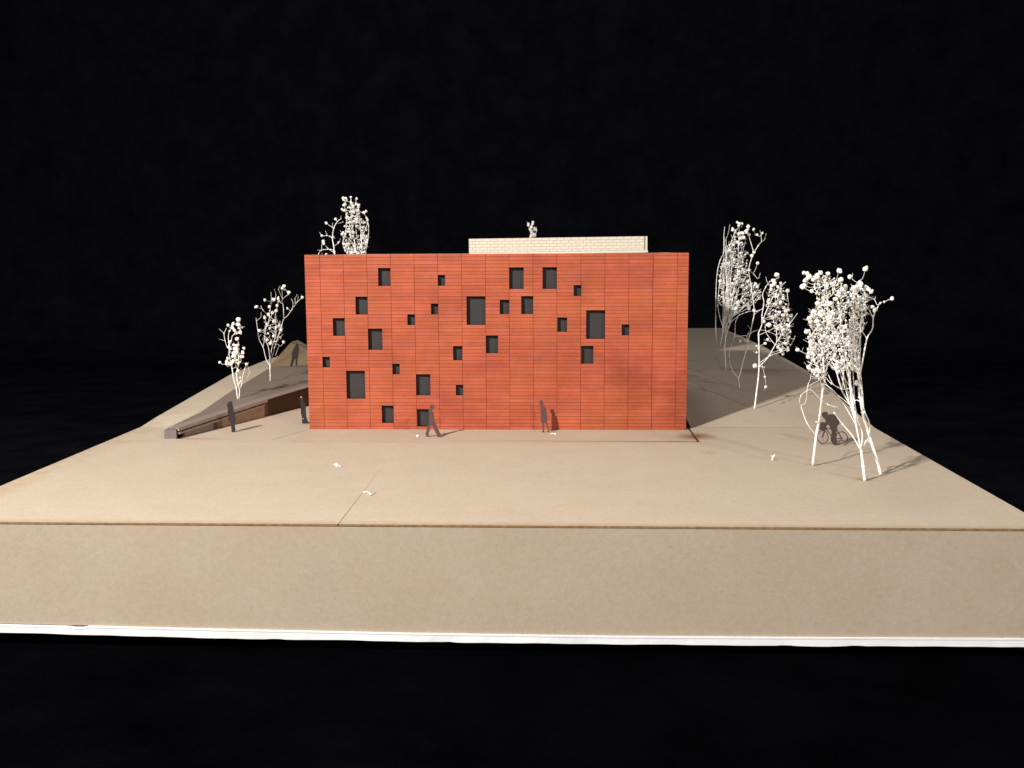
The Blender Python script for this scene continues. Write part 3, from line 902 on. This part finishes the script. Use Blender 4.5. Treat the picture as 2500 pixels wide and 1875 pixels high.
# far right pair behind: tall fountain of stems, forked tree, crooked small tree
c4b = lambda pts: C(3.19, 1680, 500, pts)
c6 = lambda pts: C(6.143, 1740, 530, pts)
base6 = on_right(1772, 901)
b2 = on_right(1750, 876)
tree('tall white dried stem tree like a fountain of thin upright stems by the building', base6,
     [st(c4b([(285, 1100), (300, 1000), (325, 920), (345, 720), (380, 570), (392, 350), (398, 200)]), .022, .007, True),
      ([(p if i else p + (b2.y - base6.y,)) for i, p in enumerate(c4b([(222, 1200), (218, 1050), (214, 880), (218, 650), (228, 520), (250, 430), (275, 375), (278, 250), (285, 170)]))], .016, .008),
      ([(p if i else p + (.6,)) for i, p in enumerate(c4b([(242, 1130), (258, 1040), (270, 960), (245, 870), (232, 780), (240, 650), (262, 480)]))], .016, .007),
      ([(p if i else p + (.5,)) for i, p in enumerate(c4b([(250, 1110), (272, 985), (300, 870), (330, 700), (335, 520), (345, 300)]))], .016, .006),
      st(c4b([(300, 1000), (330, 920), (400, 860), (460, 835), (510, 826)]), .012, .010),
      st(c4b([(272, 985), (290, 800), (300, 640), (290, 460), (320, 330), (360, 230)]), .012, .006),
      st(c4b([(325, 920), (390, 780), (440, 700), (500, 660)]), .012, .006),
      st(c4b([(275, 375), (330, 300), (370, 200)]), .009, .006),
      st(c4b([(278, 300), (310, 230), (325, 150)]), .007, .004)] + fan([(1768, 840), (1764, 805), (1772, 820), (1779, 792)], (1760, 570, 1825, 720), 22, 61, .009, .005) + fan([(1779, 792), (1795, 775)], (1800, 690, 1862, 740), 9, 62, .008, .004),
     c6([(370, 80), (400, 100), (435, 100), (390, 130), (420, 240), (450, 240), (395, 250), (335, 300), (410, 320), (465, 310), (255, 500), (310, 420), (515, 540), (110, 960), (130, 990), (205, 1010), (240, 1010), (300, 1000), (230, 1050), (260, 1100), (450, 950), (530, 965), (440, 1040), (330, 930), (515, 1060), (650, 1010), (670, 1045), (640, 1000), (630, 1135), (700, 1215), (545, 1370), (370, 1280), (365, 1310), (345, 1370), (300, 190), (420, 300), (380, 380), (430, 400), (320, 640), (340, 650), (230, 700), (400, 820), (420, 540)]), 4.2,
     [(1775, 600), (1795, 560), (1818, 570), (1825, 640), (1835, 690), (1862, 715), (1850, 740), (1800, 762), (1770, 755), (1752, 735), (1758, 645)], 200, 220, depth=.45, seed=6, rtw=.0068, fill_r=.52)
tree('thin white dried stem tree whose trunk forks in a wide loop in the shadow', on_right(1805, 947),
     [st(c4b([(396, 1390), (390, 1350)]), .022, .02, True),
      st(c4b([(390, 1350), (345, 1290), (325, 1220), (320, 1150), (340, 1080), (362, 1025), (366, 960), (370, 910), (400, 850)]), .012, .008),
      st(c4b([(392, 1350), (405, 1310), (430, 1210), (460, 1100), (480, 1010), (500, 920), (515, 830), (498, 690), (485, 600), (472, 510), (490, 430), (512, 375), (545, 320), (572, 285)]), .018, .010),
      st(c4b([(362, 1025), (415, 1022), (465, 1018)]), .009, .008),
      st(c4b([(480, 1010), (510, 985), (570, 975), (630, 990), (685, 1015)]), .011, .006),
      st(c4b([(470, 1080), (458, 1030), (475, 990)]), .014, .012),
      st(c4b([(512, 375), (490, 300), (470, 230), (462, 200)]), .010, .007),
      st(c4b([(572, 285), (568, 240), (560, 200)]), .007, .004),
      st(c4b([(572, 285), (595, 270), (608, 220)]), .007, .004),
      st(c4b([(515, 830), (545, 825), (590, 805)]), .012, .008),
      st(c4b([(472, 510), (510, 540), (545, 575), (562, 530)]), .008, .004),
      st(c4b([(475, 970), (462, 935)]), .006, .003)],
     c6([(530, 145), (530, 185), (500, 205), (545, 265), (615, 185), (665, 265), (745, 240), (675, 690), (620, 530, 24), (590, 580), (545, 800, 22), (620, 1400, 28), (665, 1420, 20), (510, 230)]) + c4b([(403, 1062), (446, 1062), (460, 1110, 12)]), 4.2, depth=.2, seed=7, rtw=.0075)
tree('small crooked white dried stem tree at the shadow edge with a hanging bud', on_right(1842, 998),
     [st(c4b([(530, 1480), (545, 1360), (552, 1260), (552, 1120), (548, 1000)]), .024, .018, True),
      st(c4b([(548, 1000), (580, 920), (600, 850), (650, 740), (700, 660), (760, 600)]), .016, .008),
      st(c4b([(556, 1262), (620, 1190), (690, 1070), (735, 1000), (790, 930), (850, 845)]), .016, .006),
      st(c4b([(690, 1070), (688, 960), (682, 850), (700, 720), (720, 640)]), .012, .007),
      st(c4b([(560, 1215), (640, 1175), (740, 1140), (800, 1090), (835, 1020)]), .010, .005),
      st(c4b([(600, 1250), (598, 1340), (604, 1405)]), .006, .004),
      st(c4b([(560, 1265), (600, 1265)]), .009, .007),
      st(c4b([(585, 930), (575, 860), (590, 760), (580, 700), (605, 640), (640, 590)]), .013, .008),
      st(c4b([(640, 640), (615, 600), (605, 560)]), .007, .004),
      st(c4b([(552, 1010), (620, 985), (700, 940), (740, 900)]), .009, .006),
      st(c4b([(770, 655), (775, 720), (785, 780)]), .009, .007),
      st(c4b([(650, 1090), (610, 1000), (600, 930)]), .009, .006)],
     c4b([(688, 545, 17), (700, 565), (660, 590), (672, 610), (722, 612), (650, 630), (645, 660), (700, 640), (660, 690), (775, 670, 16), (690, 710), (720, 680), (630, 740), (625, 760), (720, 760), (745, 800), (710, 840), (760, 830), (770, 860), (740, 860), (780, 820), (800, 865), (770, 935), (785, 945), (630, 935, 16), (615, 935), (660, 880), (585, 885), (590, 910), (720, 940), (740, 970), (795, 990), (760, 1080), (775, 1130, 15), (740, 1160), (700, 1110), (720, 1130), (520, 1255, 20), (604, 1418, 13), (597, 1340, 8), (533, 1150, 10), (620, 1050), (600, 1080), (535, 1100, 8)]), 4.3,
     [(1885, 690), (1910, 700), (1925, 750), (1930, 800), (1925, 850), (1905, 860), (1890, 800), (1872, 770), (1868, 730)], 110, 110, depth=.35, seed=12, rtw=.0068, fill_r=.5)

# two small trees on the left
c1 = lambda pts: C(7.72, 540, 770, pts)
def on_hollow(px, py):
    z = .35
    for _ in range(20):
        p = at(px, py, 'Z', z)
        z = 0.268 + (p.y - 1.3) * .05 + (p.x + 8.4) * .05
    return p
tree('small white dried stem tree with two close trunks just behind the layered wall', on_hollow(581, 977),
     [st(c1([(298, 1480), (280, 1350), (235, 1200), (205, 1000), (185, 900), (150, 750), (155, 560), (135, 430), (150, 290)]), .020, .009, True),
      st(c1([(340, 1530), (345, 1400), (315, 1290), (285, 1090), (320, 960), (330, 800), (310, 650), (330, 500)]), .019, .010, True),
      st(c1([(345, 1400), (390, 1290), (400, 1170), (440, 1020), (470, 940)]), .011, .006),
      st(c1([(310, 1320), (365, 1240), (405, 1180)]), .011, .008),
      st(c1([(150, 640), (110, 590), (75, 480), (55, 345), (100, 240)]), .010, .006),
      st(c1([(55, 345), (0, 290), (-45, 250)]), .007, .003), st(c1([(75, 480), (20, 465), (-40, 445)]), .006, .003),
      st(c1([(155, 600), (190, 480), (205, 400), (260, 340), (340, 290)]), .014, .007), st(c1([(340, 250), (400, 230), (450, 210)]), .006, .003),
      st(c1([(460, 980), (500, 960), (530, 1080), (490, 1180)]), .005, .003)],
     c1([(325, 80, 50), (225, 165), (310, 170), (355, 210), (335, 235), (210, 200), (220, 245), (130, 185), (160, 295), (250, 280), (300, 330), (360, 320), (300, 445), (160, 510), (235, 560), (160, 600), (315, 560), (250, 640), (310, 640), (430, 620), (240, 690), (300, 690), (410, 705), (360, 740), (405, 780), (220, 780), (260, 770), (125, 815), (105, 870), (130, 940, 40), (170, 920), (230, 860), (270, 880), (480, 920), (320, 1040), (365, 1175, 20), (-25, 885), (340, 180), (290, 610), (230, 730), (100, 910), (280, 720)]), 4.3,
     [(560, 850), (580, 835), (590, 865), (595, 885), (575, 900), (555, 890)], 14, 34, depth=.16, seed=3, rtw=.007)
c2 = lambda pts: C(6.636, 620, 690, pts)
tree('airy white dried stem tree on one trunk, branching wide left of the facade', on_hollow(660, 931),
     [st(c2([(265, 1500), (260, 1400), (262, 1330)]), .022, .020, True),
      st(c2([(262, 1340), (200, 1250), (150, 1050), (85, 920), (62, 770), (40, 620), (35, 570)]), .012, .006),
      st(c2([(150, 1050), (175, 880), (190, 720), (240, 620), (260, 450), (285, 320)]), .012, .006),
      st(c2([(262, 1320), (240, 1080), (200, 960), (160, 850)]), .011, .007),
      st(c2([(265, 1330), (285, 1080), (340, 900), (360, 740), (345, 560), (370, 420), (395, 290)]), .013, .006),
      st(c2([(290, 1300), (350, 1000), (400, 850), (445, 710), (485, 590), (540, 540), (620, 430), (690, 330), (770, 255)]), .014, .007),
      st(c2([(485, 590), (480, 450), (465, 300), (455, 130)]), .012, .006),
      st(c2([(620, 430), (635, 330), (600, 260)]), .007, .004), st(c2([(680, 340), (665, 270), (700, 190)]), .007, .004),
      st(c2([(690, 330), (710, 270), (720, 210)]), .006, .003), st(c2([(320, 640), (240, 530), (150, 450), (110, 370)]), .009, .005),
      st(c2([(300, 330), (280, 220), (275, 150)]), .007, .003), st(c2([(340, 290), (355, 190), (330, 100)]), .007, .003),
      st(c2([(445, 260), (400, 110), (430, 50)]), .006, .003), st(c2([(60, 620), (110, 560), (115, 480)]), .007, .004),
      st(c2([(350, 1180), (385, 1080), (410, 1010)]), .007, .004), st(c2([(470, 260), (530, 210), (565, 180)]), .008, .005)],
     c2([(490, 55), (460, 90), (570, 165), (785, 240), (325, 275), (395, 260), (400, 300), (180, 285), (45, 390), (250, 390), (375, 370), (545, 420, 20), (300, 490), (365, 455), (230, 515), (175, 570), (320, 635), (215, 680), (255, 740), (360, 725), (90, 780), (320, 865), (215, 930), (275, 950), (270, 985), (480, 965), (440, 770)]), 4.0,
     [(640, 800), (660, 775), (690, 780), (690, 820), (680, 840), (650, 840), (632, 815)], 6, 80, depth=.28, seed=4, rtw=.0068)

# trees standing behind the building, only their tops show over the roof
c3 = lambda pts: C(9.218, 740, 460, pts)
base3 = Vector((at(816, 640, 'Y', 9.0).x, 9.0, 0.60))
tree('sparse bare dried stem tree showing over the left end of the roof', base3,
     [st(c3([(715, 1650), (700, 1450), (690, 1300), (660, 1120), (690, 900), (770, 750), (860, 680)]), .03, .009, True),
      st(c3([(690, 890), (600, 840), (540, 800)]), .009, .006), st(c3([(770, 750), (745, 705)]), .008, .006), st(c3([(850, 690), (855, 610)]), .007, .003),
      st(c3([(690, 880), (665, 770)]), .008, .004),
      st(c3([(660, 1100), (600, 1080), (530, 1060), (430, 1065), (370, 985)]), .013, .005), st(c3([(530, 1060), (500, 950)]), .007, .003),
      st(c3([(690, 1390), (620, 1375), (550, 1370), (420, 1390), (350, 1470), (330, 1600)]), .011, .007),
      st(c3([(640, 1460), (560, 1350), (480, 1250)]), .010, .006), st(c3([(420, 1390), (420, 1290), (440, 1190)]), .009, .006),
      st(c3([(420, 1390), (320, 1390)]), .006, .003), st(c3([(640, 1460), (690, 1370)]), .009, .008),
      st(c3([(720, 1300), (780, 1240), (820, 1190), (840, 1120)]), .007, .003)],
     c3([(525, 785), (730, 690), (420, 1065), (455, 1190), (465, 1245), (690, 1100, 30), (520, 1480), (800, 1215, 20), (890, 755, 18)]), 3.4, depth=.15, seed=31, rtw=.007)
base4 = Vector((at(870, 640, 'Y', 9.6).x, 9.6, 0.60))
tree('dense bushy white dried stem tree showing over the left part of the roof', base4,
     [st(c3([(1230, 1650), (1200, 1460), (1150, 1150), (1100, 800), (1080, 500), (1075, 230)]), .03, .010, True),
      st(c3([(1300, 1650), (1330, 1460), (1310, 1150), (1290, 800), (1240, 450)]), .022, .009, True),
      st(c3([(1250, 1500), (1290, 1300), (1350, 1050), (1450, 800), (1430, 680)]), .018, .008),
      st(c3([(1390, 1650), (1400, 1460), (1460, 1150), (1475, 850), (1445, 720)]), .018, .008, True),
      st(c3([(1150, 1600), (1000, 1450), (890, 1250), (970, 900), (970, 600), (930, 400), (940, 260)]), .018, .008, True),
      st(c3([(1180, 1400), (1070, 1100), (1050, 700), (1150, 500)]), .014, .008),
      st(c3([(1250, 1650), (1230, 1350), (1200, 1000), (1160, 700)]), .014, .008, True)],
     c3([(905, 220), (960, 220), (910, 260), (970, 260), (1075, 195), (1205, 235), (950, 370), (920, 375), (1095, 340), (1080, 320), (1195, 350), (1250, 380), (1240, 420), (880, 470), (955, 500), (920, 500), (1240, 490), (1220, 510), (1420, 515), (1360, 545), (985, 600), (1430, 665), (1450, 715), (930, 850), (880, 1030), (1100, 780), (1050, 860), (1200, 700), (1290, 780), (1000, 970), (920, 1250), (1010, 1280), (1080, 1380), (950, 1400), (1140, 1400), (1060, 1430), (900, 990), (1110, 820), (1130, 400), (1140, 520), (1000, 1440), (930, 1330), (1100, 1450), (1030, 1350)]), 3.6,
     [(842, 615), (836, 590), (842, 545), (850, 500), (870, 500), (880, 530), (898, 545), (898, 600), (893, 622), (860, 625)], 180, 140, depth=.4, seed=32, rtw=.008, fill_r=.7)
c7 = lambda pts: C(5.98, 1250, 520, pts)
base5 = Vector((at(1300, 600, 'Y', 21.5).x, 21.5, 0.735))
tree('tip of a white dried stem tree peeping over the cream rooftop box', base5,
     [st(c7([(310, 480), (300, 350), (290, 250), (300, 160)]), .03, .012, True), st(c7([(280, 370), (255, 240), (240, 170)]), .02, .010), st(c7([(340, 380), (360, 260), (348, 200)]), .016, .006)],
     c7([(238, 155), (305, 135), (300, 165), (285, 205), (325, 225), (345, 245), (285, 290), (320, 320), (290, 335), (335, 330), (275, 345), (310, 345), (240, 180)]), 3.6, [(1293, 560), (1308, 562), (1308, 580), (1295, 580)], 14, 8, depth=.2, seed=33, rtw=.010)

# ------------------------------------------------------------------ crumbs fallen from the flowers
def crumb(px, py, r_, label, tail=None, z=0.012, seed=0):
    rr = random.Random(seed)
    p = at(px, py, 'Z', z)
    r_ *= .82
    root = empty('fallen_bud', p)
    tag(root, label, 'fallen bud', 'white crumbs lying on the boards')
    k = 1 if r_ < .05 else 2
    for i in range(k):
        o = obj('bud', BUDS[(seed + i) % 5], root, ((i * 1.1 - .5 * (k - 1)) * r_, rr.uniform(-.3, .3) * r_, r_ * .62))
        o.scale = (r_, r_, r_ * .7)
        o.rotation_euler = (rr.uniform(0, 6), 0, rr.uniform(0, 6))
    if tail:
        mb = MB()
        P = [at(x, y, 'Z', z) - p + Vector((0, 0, h)) for x, y, h in tail]
        mb.tube(catmull(P, 3), [0.009] * (3 * (len(P) - 1) + 1), 4)
        mb.build('stalk', M_STEM, root)
crumb(823, 1138, .058, 'white ragged crumb on the front board, left of the seam', [(814, 1136, .02), (823, 1137, .03), (831, 1140, .01)], seed=1)
crumb(904, 1209, .035, 'white crumb with a thin curved stalk lying at the seam', [(886, 1203, .01), (896, 1204, .03), (906, 1210, .03), (916, 1203, .01)], seed=2)
crumb(1020, 1066, .048, 'round white crumb on the forecourt behind the striding man', z=0.0, seed=3)
crumb(1355, 1061, .034, 'small white crumb with a stalk beside the woman in a skirt', [(1343, 1060, .012), (1354, 1060, .02)], z=0.0, seed=4)
p_ = at(1886, 1124, 'Z', .012)
pg = empty('broken_stub', p_)
tag(pg, 'short white broken stem stub standing alone on the right of the ground', 'stem stub')
mb = MB(); mb.tube([Vector((0, 0, -.02)), Vector((0, 0, .07)), Vector((.05, 0, .13))], [.022, .02, .014], 6); mb.build('stem', M_STEM, pg, True)
mb = MB(); mb.tube([Vector((-.005, 0, .07)), Vector((-.03, -.01, .11))], [.018, .012], 6); mb.build('stem_tip', M_STEM, pg, True)
